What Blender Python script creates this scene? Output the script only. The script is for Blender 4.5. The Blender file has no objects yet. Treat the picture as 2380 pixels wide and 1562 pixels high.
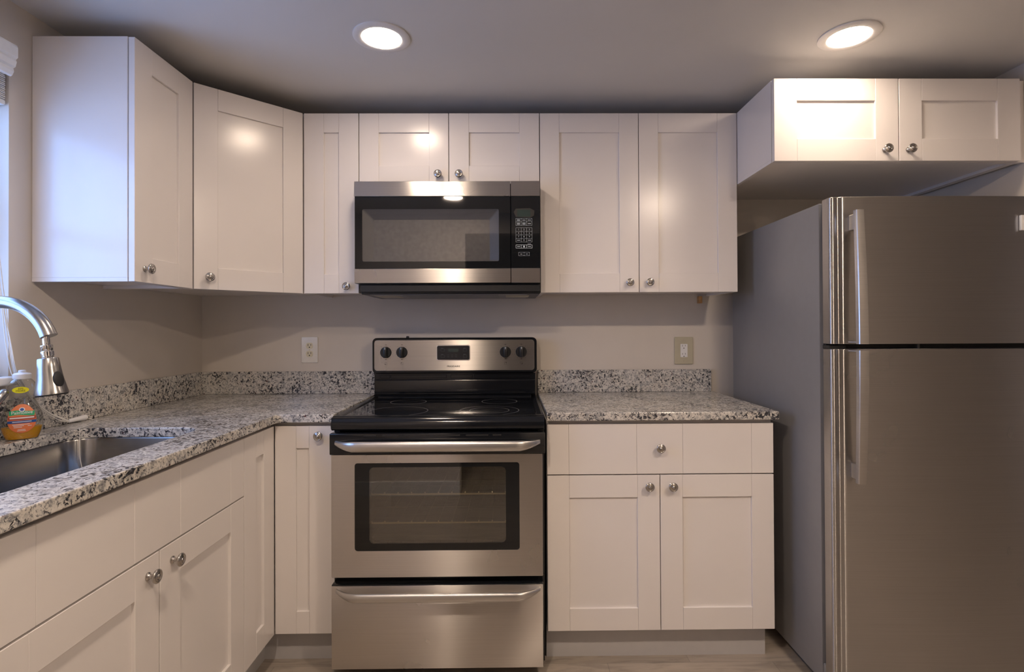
import bpy, bmesh, math, random
from mathutils import Matrix, Vector
random.seed(7)
SC = bpy.context.scene
COL = SC.collection
PI = math.pi

# ------------------------------------------------------------------ camera
F_PX, PX, PY = 1245.58, 1198.76, 755.29
cam_d = bpy.data.cameras.new('camera')
cam_d.sensor_width = 36.0
cam_d.lens = F_PX * 36.0 / 2380.0
cam_d.shift_x = -(PX - 1190.0) / 2380.0
cam_d.shift_y = (PY - 781.0) / 2380.0
cam_d.clip_start = 0.01
cam = bpy.data.objects.new('camera', cam_d)
COL.objects.link(cam)
yaw, pit, rol = 0.0106, 0.0070, -0.0047
fw = Vector((math.sin(yaw) * math.cos(pit), math.cos(yaw) * math.cos(pit), math.sin(pit)))
rt = Vector((math.cos(yaw), -math.sin(yaw), 0))
upv = rt.cross(fw)
r2 = math.cos(rol) * rt + math.sin(rol) * upv
u2 = -math.sin(rol) * rt + math.cos(rol) * upv
cam.matrix_world = Matrix(((r2.x, u2.x, -fw.x, 1.4778), (r2.y, u2.y, -fw.y, -2.5864),
                           (r2.z, u2.z, -fw.z, 1.2198), (0, 0, 0, 1)))
SC.camera = cam

# ------------------------------------------------------------------ light and exposure
LAMP_W = 64.0            # radiance of the downlight lenses over the worktops
REAR_W = 265.0           # the brighter lamps near the camera
REAR_W2 = 345.0
LAMP_COL = (1.0, 0.79, 0.61)
SKY_W = 4.3
world = bpy.data.worlds.new('daylight')
SC.world = world
world.use_nodes = True
wn = world.node_tree.nodes
wn['Background'].inputs[0].default_value = (0.32, 0.52, 1.0, 1)
wn['Background'].inputs[1].default_value = SKY_W
pd = bpy.data.lights.new('window_portal', 'AREA')
pd.shape = 'RECTANGLE'; pd.size = 0.95; pd.size_y = 0.93
pd.cycles.is_portal = True
po = bpy.data.objects.new('window_portal', pd)
po.location = (-0.125, -1.472, 1.553); po.rotation_euler = (0, -PI / 2, 0)
COL.objects.link(po)
vs = SC.view_settings
vs.view_transform = 'Standard'; vs.look = 'None'; vs.gamma = 1.0; vs.use_curve_mapping = False
vs.exposure = 0.58

# ------------------------------------------------------------------ materials
def new_mat(name):
    m = bpy.data.materials.new(name); m.use_nodes = True
    return m, m.node_tree.nodes, m.node_tree.links, m.node_tree.nodes['Principled BSDF']

def coords(n, l, scale=(1, 1, 1), rot=(0, 0, 0)):
    tc = n.new('ShaderNodeTexCoord'); mp = n.new('ShaderNodeMapping')
    mp.inputs['Scale'].default_value = scale; mp.inputs['Rotation'].default_value = rot
    l.new(tc.outputs['Object'], mp.inputs['Vector'])
    return mp.outputs['Vector']

def noise(n, l, vec, scale, detail=2.0, rough=0.5, dist=0.0):
    t = n.new('ShaderNodeTexNoise'); t.inputs['Scale'].default_value = scale
    t.inputs['Detail'].default_value = detail; t.inputs['Roughness'].default_value = rough
    t.inputs['Distortion'].default_value = dist
    l.new(vec, t.inputs['Vector'])
    return t.outputs['Fac']

def ramp(n, l, fac, stops):
    r = n.new('ShaderNodeValToRGB'); e = r.color_ramp.elements
    while len(e) < len(stops): e.new(0.5)
    for i, (p, c) in enumerate(stops):
        e[i].position = p
        e[i].color = (c, c, c, 1) if not isinstance(c, tuple) else c + (1,)
    l.new(fac, r.inputs['Fac'])
    return r.outputs['Color']

def mixc(n, l, fac, a, b, mode='MIX'):
    m = n.new('ShaderNodeMix'); m.data_type = 'RGBA'; m.blend_type = mode
    for s, v in ((0, fac), (6, a), (7, b)):
        if isinstance(v, tuple): m.inputs[s].default_value = v + (1,)
        elif isinstance(v, (int, float)): m.inputs[s].default_value = v
        else: l.new(v, m.inputs[s])
    return m.outputs[2]

def plain(name, col, rough=0.5, metal=0.0, var=0.03, nscale=30.0, bump=0.0, bscale=300.0, spec=0.5, coat=0.0):
    m, n, l, p = new_mat(name)
    v = coords(n, l)
    f = noise(n, l, v, nscale, 3)
    lo = tuple(max(0, c * (1 - var)) for c in col); hi = tuple(min(1, c * (1 + var)) for c in col)
    l.new(ramp(n, l, f, [(0.3, lo), (0.7, hi)]), p.inputs['Base Color'])
    p.inputs['Roughness'].default_value = rough; p.inputs['Metallic'].default_value = metal
    p.inputs['Specular IOR Level'].default_value = spec
    p.inputs['Coat Weight'].default_value = coat
    p.inputs['Coat Roughness'].default_value = 0.03
    if bump:
        b = n.new('ShaderNodeBump'); b.inputs['Strength'].default_value = bump; b.inputs['Distance'].default_value = 0.002
        l.new(noise(n, l, v, bscale, 2), b.inputs['Height']); l.new(b.outputs['Normal'], p.inputs['Normal'])
    return m

def steel(name, col, rough, aniso=0.0, line_scale=(3, 3, 500), rot=0.25):
    m, n, l, p = new_mat(name)
    v = coords(n, l, line_scale)
    f = noise(n, l, v, 1.0, 2)
    lo = tuple(c * 0.95 for c in col); hi = tuple(min(1, c * 1.04) for c in col)
    l.new(ramp(n, l, f, [(0.25, lo), (0.75, hi)]), p.inputs['Base Color'])
    p.inputs['Metallic'].default_value = 1.0
    v2 = coords(n, l, (1, 1, 1))
    f2 = noise(n, l, v2, 4.0, 3)
    mr = n.new('ShaderNodeMapRange')
    mr.inputs['From Min'].default_value = 0.3; mr.inputs['From Max'].default_value = 0.7
    mr.inputs['To Min'].default_value = rough * 0.9; mr.inputs['To Max'].default_value = rough * 1.1
    l.new(f2, mr.inputs['Value']); l.new(mr.outputs['Result'], p.inputs['Roughness'])
    if aniso:
        p.inputs['Anisotropic'].default_value = aniso
        p.inputs['Anisotropic Rotation'].default_value = rot
        t = n.new('ShaderNodeTangent'); t.direction_type = 'RADIAL'; t.axis = 'Z'
        l.new(t.outputs['Tangent'], p.inputs['Tangent'])
    return m

def pane_mat(name, tint, refl=0.1, rough=0.0, ior=1.5, power=4.0):
    """clear or tinted sheet: straight-through tint plus a fresnel mirror"""
    m, n, l, p = new_mat(name)
    n.remove(p)
    tr = n.new('ShaderNodeBsdfTransparent'); tr.inputs[0].default_value = tint + (1,)
    gl = n.new('ShaderNodeBsdfGlossy'); gl.inputs['Roughness'].default_value = rough
    lw = n.new('ShaderNodeLayerWeight'); lw.inputs[0].default_value = 0.5
    pw = n.new('ShaderNodeMath'); pw.operation = 'POWER'; pw.inputs[1].default_value = power
    l.new(lw.outputs['Facing'], pw.inputs[0])
    ad = n.new('ShaderNodeMath'); ad.operation = 'MULTIPLY_ADD'; ad.use_clamp = True
    ad.inputs[1].default_value = ior - 0.9; ad.inputs[2].default_value = refl
    l.new(pw.outputs[0], ad.inputs[0])
    mx = n.new('ShaderNodeMixShader')
    l.new(ad.outputs[0], mx.inputs[0]); l.new(tr.outputs[0], mx.inputs[1]); l.new(gl.outputs[0], mx.inputs[2])
    l.new(mx.outputs[0], n['Material Output'].inputs['Surface'])
    return m

def glow(name, col, strength):
    m, n, l, p = new_mat(name)
    p.inputs['Base Color'].default_value = (0.8, 0.8, 0.8, 1)
    p.inputs['Emission Color'].default_value = col + (1,)
    p.inputs['Emission Strength'].default_value = strength
    return m

M = {}
M['cab'] = plain('cabinet_white_paint', (0.79, 0.755, 0.735), 0.215, var=0.01, nscale=6, bump=0.03, bscale=500)
M['cabin'] = plain('cabinet_inside', (0.70, 0.66, 0.62), 0.5)
M['wall'] = plain('wall_beige_paint', (0.66, 0.61, 0.55), 0.6, var=0.025, nscale=5, bump=0.05, bscale=160)
M['ceil'] = plain('ceiling_paint', (0.66, 0.655, 0.65), 0.7, var=0.02, nscale=3, bump=0.04, bscale=120)
M['trimw'] = plain('white_trim', (0.80, 0.80, 0.79), 0.4)
M['dark_room'] = plain('dim_room_paint', (0.56, 0.535, 0.515), 0.7)
M['steel'] = steel('brushed_steel', (0.66, 0.63, 0.60), 0.29, 1.0)
M['steel_fr'] = steel('brushed_steel_fridge', (0.53, 0.52, 0.515), 0.30, 1.0)
M['steel_sm'] = steel('satin_steel', (0.62, 0.605, 0.59), 0.34)
M['nickel'] = steel('satin_nickel', (0.50, 0.475, 0.45), 0.22, line_scale=(40, 40, 40))
M['faucet'] = steel('faucet_steel', (0.44, 0.435, 0.43), 0.24, line_scale=(90, 90, 90))
M['chrome'] = steel('chrome', (0.8, 0.8, 0.8), 0.06, line_scale=(20, 20, 20))
M['sink'] = steel('sink_steel', (0.31, 0.305, 0.30), 0.22, 0.4, line_scale=(3, 3, 300))
M['fr_side'] = plain('fridge_side_grey', (0.255, 0.255, 0.262), 0.38, var=0.02, bump=0.08, bscale=700)
M['black'] = plain('black_enamel', (0.008, 0.009, 0.011), 0.12, var=0.1)
M['blackm'] = plain('black_plastic', (0.014, 0.015, 0.017), 0.35, var=0.1)
M['rubber'] = plain('black_rubber', (0.012, 0.012, 0.013), 0.6, var=0.1)
M['glasstop'] = plain('black_ceramic_glass', (0.006, 0.007, 0.009), 0.05, var=0.1, nscale=200)
M['ring'] = plain('burner_ring_print', (0.28, 0.28, 0.28), 0.3)
M['blackglass'] = plain('black_door_glass', (0.010, 0.011, 0.012), 0.03, var=0.05)
M['ovenglass'] = pane_mat('tinted_oven_glass', (0.70, 0.70, 0.67), 0.18)
M['mwglass'] = pane_mat('tinted_microwave_glass', (0.85, 0.85, 0.85), 0.05)
M['winglass'] = pane_mat('window_glass', (0.96, 0.98, 1.0), 0.02)
M['cavity'] = plain('oven_cavity_enamel', (0.16, 0.16, 0.15), 0.4, var=0.25, nscale=250)
M['mwframe'] = plain('microwave_window_frame', (0.17, 0.17, 0.175), 0.35)
M['mwscreen'] = plain('microwave_window_screen', (0.20, 0.19, 0.178), 0.4, var=0.12, nscale=60)
M['rack_dim'] = steel('rack_wire_dim', (0.30, 0.28, 0.25), 0.4, line_scale=(30, 30, 30))  # depth wires of the same rack, oven shade put into a darker colour
M['rack'] = plain('rack_wire', (0.80, 0.66, 0.42), 0.3, 0.35)  # front rod, lamp highlight painted in as a bright warm colour
M['print'] = plain('dark_print', (0.06, 0.055, 0.05), 0.5)
M['printw'] = plain('pale_print', (0.55, 0.60, 0.62), 0.5)
M['printd'] = plain('dim_print', (0.10, 0.11, 0.12), 0.5)
M['lcd'] = plain('display_window', (0.035, 0.055, 0.048), 0.15)
M['ivory'] = plain('ivory_plastic', (0.72, 0.66, 0.46), 0.35)
M['platew'] = plain('cream_plate', (0.80, 0.77, 0.70), 0.18)
M['plateb'] = plain('beige_plate', (0.50, 0.46, 0.34), 0.35)
M['whitep'] = plain('white_plastic', (0.80, 0.80, 0.80), 0.3)
M['slot'] = plain('slot_black', (0.02, 0.018, 0.015), 0.6)
M['trimring'] = plain('lamp_trim_white', (0.74, 0.73, 0.72), 0.4)
M['lens'] = glow('lamp_lens', LAMP_COL, LAMP_W)
M['lens_rear'] = glow('lamp_lens_rear', LAMP_COL, REAR_W)
M['lens_rear_bright'] = glow('lamp_lens_rear_bright', LAMP_COL, REAR_W2)
M['blind'] = plain('blind_slat_white', (0.80, 0.82, 0.84), 0.4)
M['cord'] = plain('white_cord', (0.82, 0.80, 0.76), 0.6)
M['wood'] = plain('raw_wood', (0.62, 0.36, 0.15), 0.6, var=0.15, nscale=80)
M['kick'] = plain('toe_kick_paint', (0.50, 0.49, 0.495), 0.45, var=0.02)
M['labelo'] = plain('label_orange', (0.72, 0.20, 0.07), 0.35)
M['labelg'] = plain('label_green', (0.02, 0.36, 0.16), 0.35)
M['labelb'] = plain('label_blue', (0.02, 0.09, 0.32), 0.35)
M['labelw'] = plain('label_white', (0.80, 0.74, 0.74), 0.35)
M['labelr'] = plain('label_dark_red', (0.36, 0.07, 0.05), 0.35)
M['labely'] = plain('label_yellow', (0.85, 0.80, 0.02), 0.35)
M['bottle'] = pane_mat('clear_bottle', (0.86, 0.87, 0.86), 0.06, 0.06, 1.7, 2.2)
def soap():
    m, n, l, p = new_mat('amber_soap')
    p.inputs['Base Color'].default_value = (0.95, 0.50, 0.03, 1)
    p.inputs['Roughness'].default_value = 0.12
    p.inputs['Transmission Weight'].default_value = 0.3
    p.inputs['IOR'].default_value = 1.2
    return m
M['soap'] = soap()

def granite():
    m, n, l, p = new_mat('granite_white_speckled')
    v = coords(n, l)
    big = noise(n, l, v, 8.0, 3, 0.6)
    med = noise(n, l, v, 52.0, 5, 0.66, 0.5)
    base = ramp(n, l, med, [(0.30, (0.16, 0.165, 0.175)), (0.42, (0.40, 0.395, 0.385)), (0.52, (0.62, 0.60, 0.56)), (0.75, (0.74, 0.715, 0.665))])
    base = mixc(n, l, ramp(n, l, noise(n, l, v, 16.0, 3), [(0.45, 0.0), (0.7, 0.5)]), base, (0.60, 0.545, 0.46))
    fine = noise(n, l, v, 92.0, 4, 0.6, 0.7)
    dens = ramp(n, l, big, [(0.35, 0.0), (0.70, 0.14)])
    ad = n.new('ShaderNodeMath'); ad.operation = 'ADD'
    l.new(fine, ad.inputs[0]); l.new(dens, ad.inputs[1])
    k1 = ramp(n, l, ad.outputs[0], [(0.60, 0.0), (0.645, 1.0)])
    base = mixc(n, l, k1, base, (0.035, 0.036, 0.043))
    k2 = ramp(n, l, noise(n, l, coords(n, l, (1, 1, 1), (0.6, 0.3, 0.2)), 70.0, 2, 0.5), [(0.69, 0.0), (0.75, 1.0)])
    base = mixc(n, l, k2, base, (0.09, 0.032, 0.035))
    k3 = ramp(n, l, noise(n, l, coords(n, l, (1, 1, 1), (0.2, 0.9, 0.5)), 170.0, 2, 0.5), [(0.53, 0.0), (0.66, 0.75)])
    base = mixc(n, l, k3, base, (0.13, 0.135, 0.155))
    l.new(base, p.inputs['Base Color'])
    p.inputs['Roughness'].default_value = 0.16
    return m
M['granite'] = granite()

def floor_mat():
    m, n, l, p = new_mat('floor_wood_look_tile')
    v = coords(n, l)
    br = n.new('ShaderNodeTexBrick')
    br.inputs['Scale'].default_value = 1.0; br.inputs['Brick Width'].default_value = 0.61
    br.inputs['Row Height'].default_value = 0.305; br.inputs['Mortar Size'].default_value = 0.0015
    br.inputs['Mortar Smooth'].default_value = 0.0
    br.inputs['Color1'].default_value = (0.36, 0.315, 0.265, 1); br.inputs['Color2'].default_value = (0.42, 0.37, 0.315, 1)
    br.inputs['Mortar'].default_value = (0.30, 0.27, 0.235, 1)
    l.new(v, br.inputs['Vector'])
    g = noise(n, l, coords(n, l, (2.2, 16, 2.2)), 1.6, 6, 0.62, 1.2)
    c = mixc(n, l, 0.75, br.outputs['Color'], ramp(n, l, g, [(0.3, (0.55, 0.54, 0.53)), (0.5, (1.0, 0.98, 0.96)), (0.75, (1.25, 1.22, 1.18))]), 'MULTIPLY')
    l.new(c, p.inputs['Base Color'])
    p.inputs['Roughness'].default_value = 0.28
    return m
M['floor'] = floor_mat()

# ------------------------------------------------------------------ mesh helpers (all in world coordinates)
def B():
    return bmesh.new()

def box(bm, x0, x1, y0, y1, z0, z1, bev=0.0, mat=None, seg=1):
    x0, x1 = sorted((x0, x1)); y0, y1 = sorted((y0, y1)); z0, z1 = sorted((z0, z1))
    vs_ = [bm.verts.new(c) for c in ((x0, y0, z0), (x1, y0, z0), (x1, y1, z0), (x0, y1, z0),
                                     (x0, y0, z1), (x1, y0, z1), (x1, y1, z1), (x0, y1, z1))]
    fs = [bm.faces.new([vs_[i] for i in q]) for q in ((3, 2, 1, 0), (4, 5, 6, 7), (0, 1, 5, 4), (1, 2, 6, 5), (2, 3, 7, 6), (3, 0, 4, 7))]
    out = vs_
    if bev:
        es = list({e for f in fs for e in f.edges})
        r = bmesh.ops.bevel(bm, geom=es, offset=bev, segments=seg, profile=0.5, affect='EDGES')
        out = list({v for f in r['faces'] for v in f.verts} | {v for v in vs_ if v.is_valid})
    if mat is not None:
        for v in out: v.co = mat @ v.co
    return out

def prism(bm, pts, axis, a0, a1):
    """extrude a 2-D outline along an axis ('x': pts are y,z  'y': x,z  'z': x,y)"""
    def mk(p, a):
        return {'x': (a, p[0], p[1]), 'y': (p[0], a, p[1]), 'z': (p[0], p[1], a)}[axis]
    A = [bm.verts.new(mk(p, a0)) for p in pts]; Bv = [bm.verts.new(mk(p, a1)) for p in pts]
    n = len(pts)
    fs = [bm.faces.new(A), bm.faces.new(Bv[::-1])]
    for i in range(n):
        fs.append(bm.faces.new((A[i], Bv[i], Bv[(i + 1) % n], A[(i + 1) % n])))
    bmesh.ops.recalc_face_normals(bm, faces=fs)
    return A + Bv

def rrect(x0, x1, z0, z1, r, n=6):
    p = []
    for cx, cz, a in ((x1 - r, z1 - r, 0), (x0 + r, z1 - r, 90), (x0 + r, z0 + r, 180), (x1 - r, z0 + r, 270)):
        for i in range(n + 1):
            t = math.radians(a + 90 * i / n)
            p.append((cx + r * math.cos(t), cz + r * math.sin(t)))
    return p

def loft(bm, loops, closed=True, cap0=True, cap1=True):
    R = [[bm.verts.new(c) for c in lp] for lp in loops]
    fs = []
    n = len(R[0])
    for a, b in zip(R[:-1], R[1:]):
        for i in range(n if closed else n - 1):
            j = (i + 1) % n
            fs.append(bm.faces.new((a[i], a[j], b[j], b[i])))
    if cap0: fs.append(bm.faces.new(R[0][::-1]))
    if cap1: fs.append(bm.faces.new(R[-1]))
    bmesh.ops.recalc_face_normals(bm, faces=fs)
    return R

def lathe(bm, prof, mat=None, n=24, cap0=True, cap1=True):
    """profile of (radius, height) about local z, then placed by mat"""
    mat = mat or Matrix()
    loops = [[mat @ Vector((max(r, 1e-5) * math.cos(2 * PI * i / n), max(r, 1e-5) * math.sin(2 * PI * i / n), h)) for i in range(n)] for r, h in prof]
    return loft(bm, loops, True, cap0, cap1)

def tube(bm, path, rad, n=10, caps=True):
    P = [Vector(p) for p in path]
    rads = rad if isinstance(rad, (list, tuple)) else [rad] * len(P)
    t0 = (P[1] - P[0]).normalized()
    ref = Vector((0, 0, 1)) if abs(t0.z) < 0.9 else Vector((1, 0, 0))
    u = t0.cross(ref).normalized()
    loops = []
    for i, p in enumerate(P):
        t = (P[min(i + 1, len(P) - 1)] - P[max(i - 1, 0)]).normalized()
        u = (u - t * u.dot(t)).normalized(); w = t.cross(u)
        loops.append([p + rads[i] * (math.cos(2 * PI * k / n) * u + math.sin(2 * PI * k / n) * w) for k in range(n)])
    loft(bm, loops, True, caps, caps)

def smooth_path(pts, sub=8):
    P = [Vector(p) for p in pts]; out = []
    for i in range(len(P) - 1):
        p0, p1, p2, p3 = P[max(i - 1, 0)], P[i], P[i + 1], P[min(i + 2, len(P) - 1)]
        for k in range(sub):
            t = k / sub
            out.append(0.5 * ((2 * p1) + (p2 - p0) * t + (2 * p0 - 5 * p1 + 4 * p2 - p3) * t * t + (3 * p1 - p0 - 3 * p2 + p3) * t ** 3))
    out.append(P[-1])
    return out

def text_into(bm, body, size, mat, extrude=0.0002, bold=0.0):
    """lettering centred on the origin of mat, reading along its x, up its y"""
    cu = bpy.data.curves.new('tmp_text', 'FONT'); cu.body = body; cu.size = size; cu.extrude = extrude
    cu.offset = size * bold; cu.align_x = 'CENTER'; cu.align_y = 'CENTER'; cu.resolution_u = 3
    ob = bpy.data.objects.new('tmp_text', cu); COL.objects.link(ob)
    dg = bpy.context.evaluated_depsgraph_get()
    me = bpy.data.meshes.new_from_object(ob.evaluated_get(dg))
    me.transform(mat)
    bm.from_mesh(me)
    bpy.data.objects.remove(ob); bpy.data.curves.remove(cu); bpy.data.meshes.remove(me)

FRONT = Matrix(((1, 0, 0, 0), (0, 0, -1, 0), (0, 1, 0, 0), (0, 0, 0, 1)))   # text plane facing -y
def front(x, y, z): return Matrix.Translation((x, y, z)) @ FRONT

# ------------------------------------------------------------------ object helpers
def tag(o, label=None, cat=None, group=None, kind=None):
    if label: o['label'] = label
    if cat: o['category'] = cat
    if group: o['group'] = group
    if kind: o['kind'] = kind
    return o

ROOTLOC = {}
def thing(name, label, cat, loc, group=None):
    o = bpy.data.objects.new(name, None); COL.objects.link(o)
    o.empty_display_size = 0.05
    o.location = loc; ROOTLOC[o.name] = Vector(loc)
    return tag(o, label, cat, group)

def shade(me, smooth, ang=35):
    if smooth:
        for p in me.polygons: p.use_smooth = True
        bm = bmesh.new(); bm.from_mesh(me)
        lim = math.radians(ang)
        for e in bm.edges:
            e.smooth = not (len(e.link_faces) == 2 and e.calc_face_angle(0) > lim)
        bm.to_mesh(me); bm.free()

def part(name, bm, mat, parent=None, smooth=False, bevel=0.0, label=None, segs=2, local=False, recalc=False):
    """links bm (world coordinates) as one mesh; a part's origin is its thing's base"""
    if recalc: bmesh.ops.recalc_face_normals(bm, faces=bm.faces[:])
    me = bpy.data.meshes.new(name)
    r = parent
    while r is not None and r.parent is not None: r = r.parent
    off = ROOTLOC.get(r.name, Vector()) if r is not None else Vector()
    if not local:
        bmesh.ops.translate(bm, verts=bm.verts[:], vec=-off)
    bm.to_mesh(me); bm.free()
    shade(me, smooth)
    me.materials.append(mat if not isinstance(mat, str) else M[mat])
    o = bpy.data.objects.new(name, me); COL.objects.link(o)
    o.parent = parent
    if bevel:
        bv = o.modifiers.new('bevel', 'BEVEL'); bv.width = bevel; bv.segments = segs
        bv.limit_method = 'ANGLE'; bv.angle_limit = math.radians(40); bv.harden_normals = False
    if label: o['label'] = label
    return o

def solo(name, bm, mat, label, cat, kind=None, **k):
    o = part(name, bm, mat, None, **k)
    return tag(o, label, cat, None, kind)

def dup(root, loc, label):
    r = root.copy(); COL.objects.link(r); r.location = loc; r['label'] = label
    ROOTLOC[r.name] = Vector(loc)
    for ch in list(root.children):
        c = ch.copy(); COL.objects.link(c); c.parent = r
        for g in ch.children:
            d = g.copy(); COL.objects.link(d); d.parent = c
    return r

# ------------------------------------------------------------------ room
CEIL = 2.20
XR = 3.395
YF = -2.78
b = B(); box(b, -0.12, 5.2, -5.2, 0.12, -0.06, -0.012)
solo('floor', b, 'floor', 'grey brown wood look floor tiles', 'floor', 'structure')
b = B(); box(b, -0.12, 5.2, -5.2, 0.12, CEIL, CEIL + 0.1)
ceiling = solo('ceiling', b, 'ceil', 'grey painted ceiling with recessed lights', 'ceiling', 'structure')
b = B(); box(b, -0.12, XR + 0.12, 0.0, 0.12, -0.012, CEIL)
solo('wall_back', b, 'wall', 'beige painted wall behind the range', 'wall', 'structure')
WY0, WY1, WZ0, WZ1 = -1.95, -0.992, 1.088, 2.02
b = B()
box(b, -0.12, 0, WY1, 0.0, -0.012, CEIL); box(b, -0.12, 0, -2.9, WY0, -0.012, CEIL)
box(b, -0.12, 0, WY0, WY1, -0.012, WZ0); box(b, -0.12, 0, WY0, WY1, WZ1, CEIL)
solo('wall_left', b, 'wall', 'beige painted wall with the window over the sink', 'wall', 'structure')
b = B(); box(b, XR, XR + 0.12, -0.72, 0.0, -0.012, CEIL)
solo('wall_right', b, 'wall', 'beige painted wall beside the refrigerator', 'wall', 'structure')
# wall behind the camera with a doorway into a dim room
b = B()
box(b, -0.12, 1.10, YF - 0.12, YF, -0.012, CEIL); box(b, 1.10, 5.2, YF - 0.12, YF, 2.03, CEIL); box(b, 2.2, 5.2, YF - 0.12, YF, -0.012, 2.03)
solo('wall_front', b, 'wall', 'beige painted wall with a doorway behind the camera', 'wall', 'structure')
b = B()
box(b, -0.12, 0.0, -5.2, YF - 0.12, -0.012, CEIL); box(b, -0.12, 5.2, -5.32, -5.2, -0.012, CEIL)
box(b, 5.2, 5.32, -5.32, 0.12, -0.012, CEIL); box(b, XR + 0.12, 5.2, 0.0, 0.12, -0.012, CEIL)
solo('wall_far', b, 'dark_room', 'dim walls of the adjoining room', 'wall', 'structure')
b = B(); box(b, 0.0, 1.10, YF, YF + 0.014, -0.012, 0.09)
solo('baseboard_front', b, 'trimw', 'white baseboard on the wall behind the camera', 'baseboard', 'structure')

# window on the left wall
wroot = tag(thing('window_1', 'window over the sink with white frame and raised blind', 'window', (-0.09, -1.47, 1.09)), kind='structure')
b = B()
for a in ((WY0, WY0 + 0.05, WZ0, WZ1), (WY1 - 0.05, WY1, WZ0, WZ1)): box(b, -0.118, -0.07, *a, bev=0.002)
for a in ((WZ0, WZ0 + 0.05), (WZ1 - 0.05, WZ1), (1.53, 1.575)): box(b, -0.118, -0.07, WY0 + 0.05, WY1 - 0.05, *a, bev=0.002)
part('window_frame', b, 'trimw', wroot)
b = B(); box(b, -0.097, -0.093, WY0 + 0.05, WY1 - 0.05, WZ0 + 0.05, WZ1 - 0.05)
part('window_pane', b, 'winglass', wroot)
b = B(); box(b, -0.075, 0.05, WY0 - 0.05, -0.998, 1.064, 1.088, bev=0.004, seg=2)
part('window_sill', b, 'trimw', wroot)

# ------------------------------------------------------------------ cabinets
KN = None
def knob_mesh():
    bm = B()
    prof = [(0.0095, 0.0), (0.0095, 0.0025), (0.0065, 0.0045), (0.0052, 0.007), (0.0050, 0.012), (0.0062, 0.0155), (0.0105, 0.0175),
            (0.0150, 0.0195), (0.0166, 0.0220), (0.0166, 0.0240), (0.0155, 0.0258), (0.0128, 0.0268), (0.0120, 0.0262), (0.0110, 0.0262),
            (0.0100, 0.0272), (0.0078, 0.0276), (0.0068, 0.0266), (0.0060, 0.0268), (0.0052, 0.0285), (0.0030, 0.0298), (0.0, 0.0302)]
    lathe(bm, prof, Matrix.Rotation(PI / 2, 4, 'X'), 28)
    me = bpy.data.meshes.new('knob'); bm.to_mesh(me); bm.free(); shade(me, True, 50)
    me.materials.append(M['nickel'])
    return me
KN = knob_mesh()

def add_knob(door, mat, kx, kz):
    r = door
    while r.parent is not None: r = r.parent
    k = bpy.data.objects.new('knob', KN); COL.objects.link(k); k.parent = door
    k.matrix_local = Matrix.Translation(-ROOTLOC[r.name]) @ mat @ Matrix.Translation((kx, 0, kz))
    k['label'] = 'round satin nickel knob'
    return k

def fmat(x, y, z=0.0, ang=0.0):
    return Matrix.Translation((x, y, z)) @ Matrix.Rotation(ang, 4, 'Z')

TH = 0.019
def door(root, mat, w, h, knob=None, sl=0.081, sr=0.081, rail=0.081, name='door'):
    """shaker door: two stiles, two rails, sunk panel.  local x 0..w, z 0..h, face at y=0, body towards +y"""
    bm = B()
    e = 0.0009
    box(bm, 0, sl, 0, TH, 0, h, e, mat); box(bm, w - sr, w, 0, TH, 0, h, e, mat)
    g = 0.0004
    box(bm, sl + g, w - sr - g, 0, TH, 0, rail, e, mat); box(bm, sl + g, w - sr - g, 0, TH, h - rail, h, e, mat)
    box(bm, sl - 0.004, w - sr + 0.004, 0.0085, TH - 0.002, rail - 0.004, h - rail + 0.004, 0, mat)
    d = part(name, bm, 'cab', root)
    if knob: add_knob(d, mat, *knob)
    return d

def slab(root, mat, w, h, seams, knob=None, name='drawer_front'):
    bm = B()
    xs = [0] + seams + [w]
    for a, c in zip(xs[:-1], xs[1:]):
        box(bm, a + (0.0003 if a else 0), c - (0.0003 if c < w else 0), 0, TH, 0, h, 0.0009, mat)
    d = part(name, bm, 'cab', root)
    if knob: add_knob(d, mat, *knob)
    return d

Z0U, Z1U = 1.372, 2.134
# 1 left wall cabinet
c = thing('wall_cabinet', 'white wall cabinet nearest the window with a tall bluish side panel', 'cabinet', (0.0, -0.61, Z0U))
b = B(); box(b, 0.001, 0.2945, -0.9165, -0.6105, Z0U + 0.012, Z1U, 0.001)
box(b, 0.001, 0.2945, -0.9165, -0.900, Z0U, Z0U + 0.012); box(b, 0.001, 0.2945, -0.627, -0.6105, Z0U, Z0U + 0.012); box(b, 0.278, 0.2945, -0.900, -0.627, Z0U, Z0U + 0.012)
part('cabinet_body', b, 'cab', c)
m = fmat(0.3165, -0.9160, Z0U, PI / 2)
door(c, m, 0.303, Z1U - Z0U - 0.002, (0.045, 0.0437))
# 2 diagonal corner cabinet
c = thing('wall_cabinet', 'white diagonal corner wall cabinet with one angled door', 'cabinet', (0.0, 0.0, Z0U))
s = 0.0
pts = [(0.001, -0.001), (0.001, -0.6095), (0.293, -0.6095), (0.6095, -0.301), (0.6095, -0.001)]
b = B(); prism(b, pts, 'z', Z0U + 0.012, Z1U)
pin = [(0.001, -0.595), (0.001, -0.6095), (0.293, -0.6095), (0.6095, -0.301), (0.6095, -0.28), (0.29, -0.595)]
prism(b, pin, 'z', Z0U, Z0U + 0.012)
part('cabinet_body', b, 'cab', c)
ang = math.atan2(0.286, 0.2935)
m = fmat(0.3165 + 0.0015, -0.610 + 0.0015, Z0U, ang)
door(c, m, 0.4055, Z1U - Z0U - 0.002, (0.048, 0.045))
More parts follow.
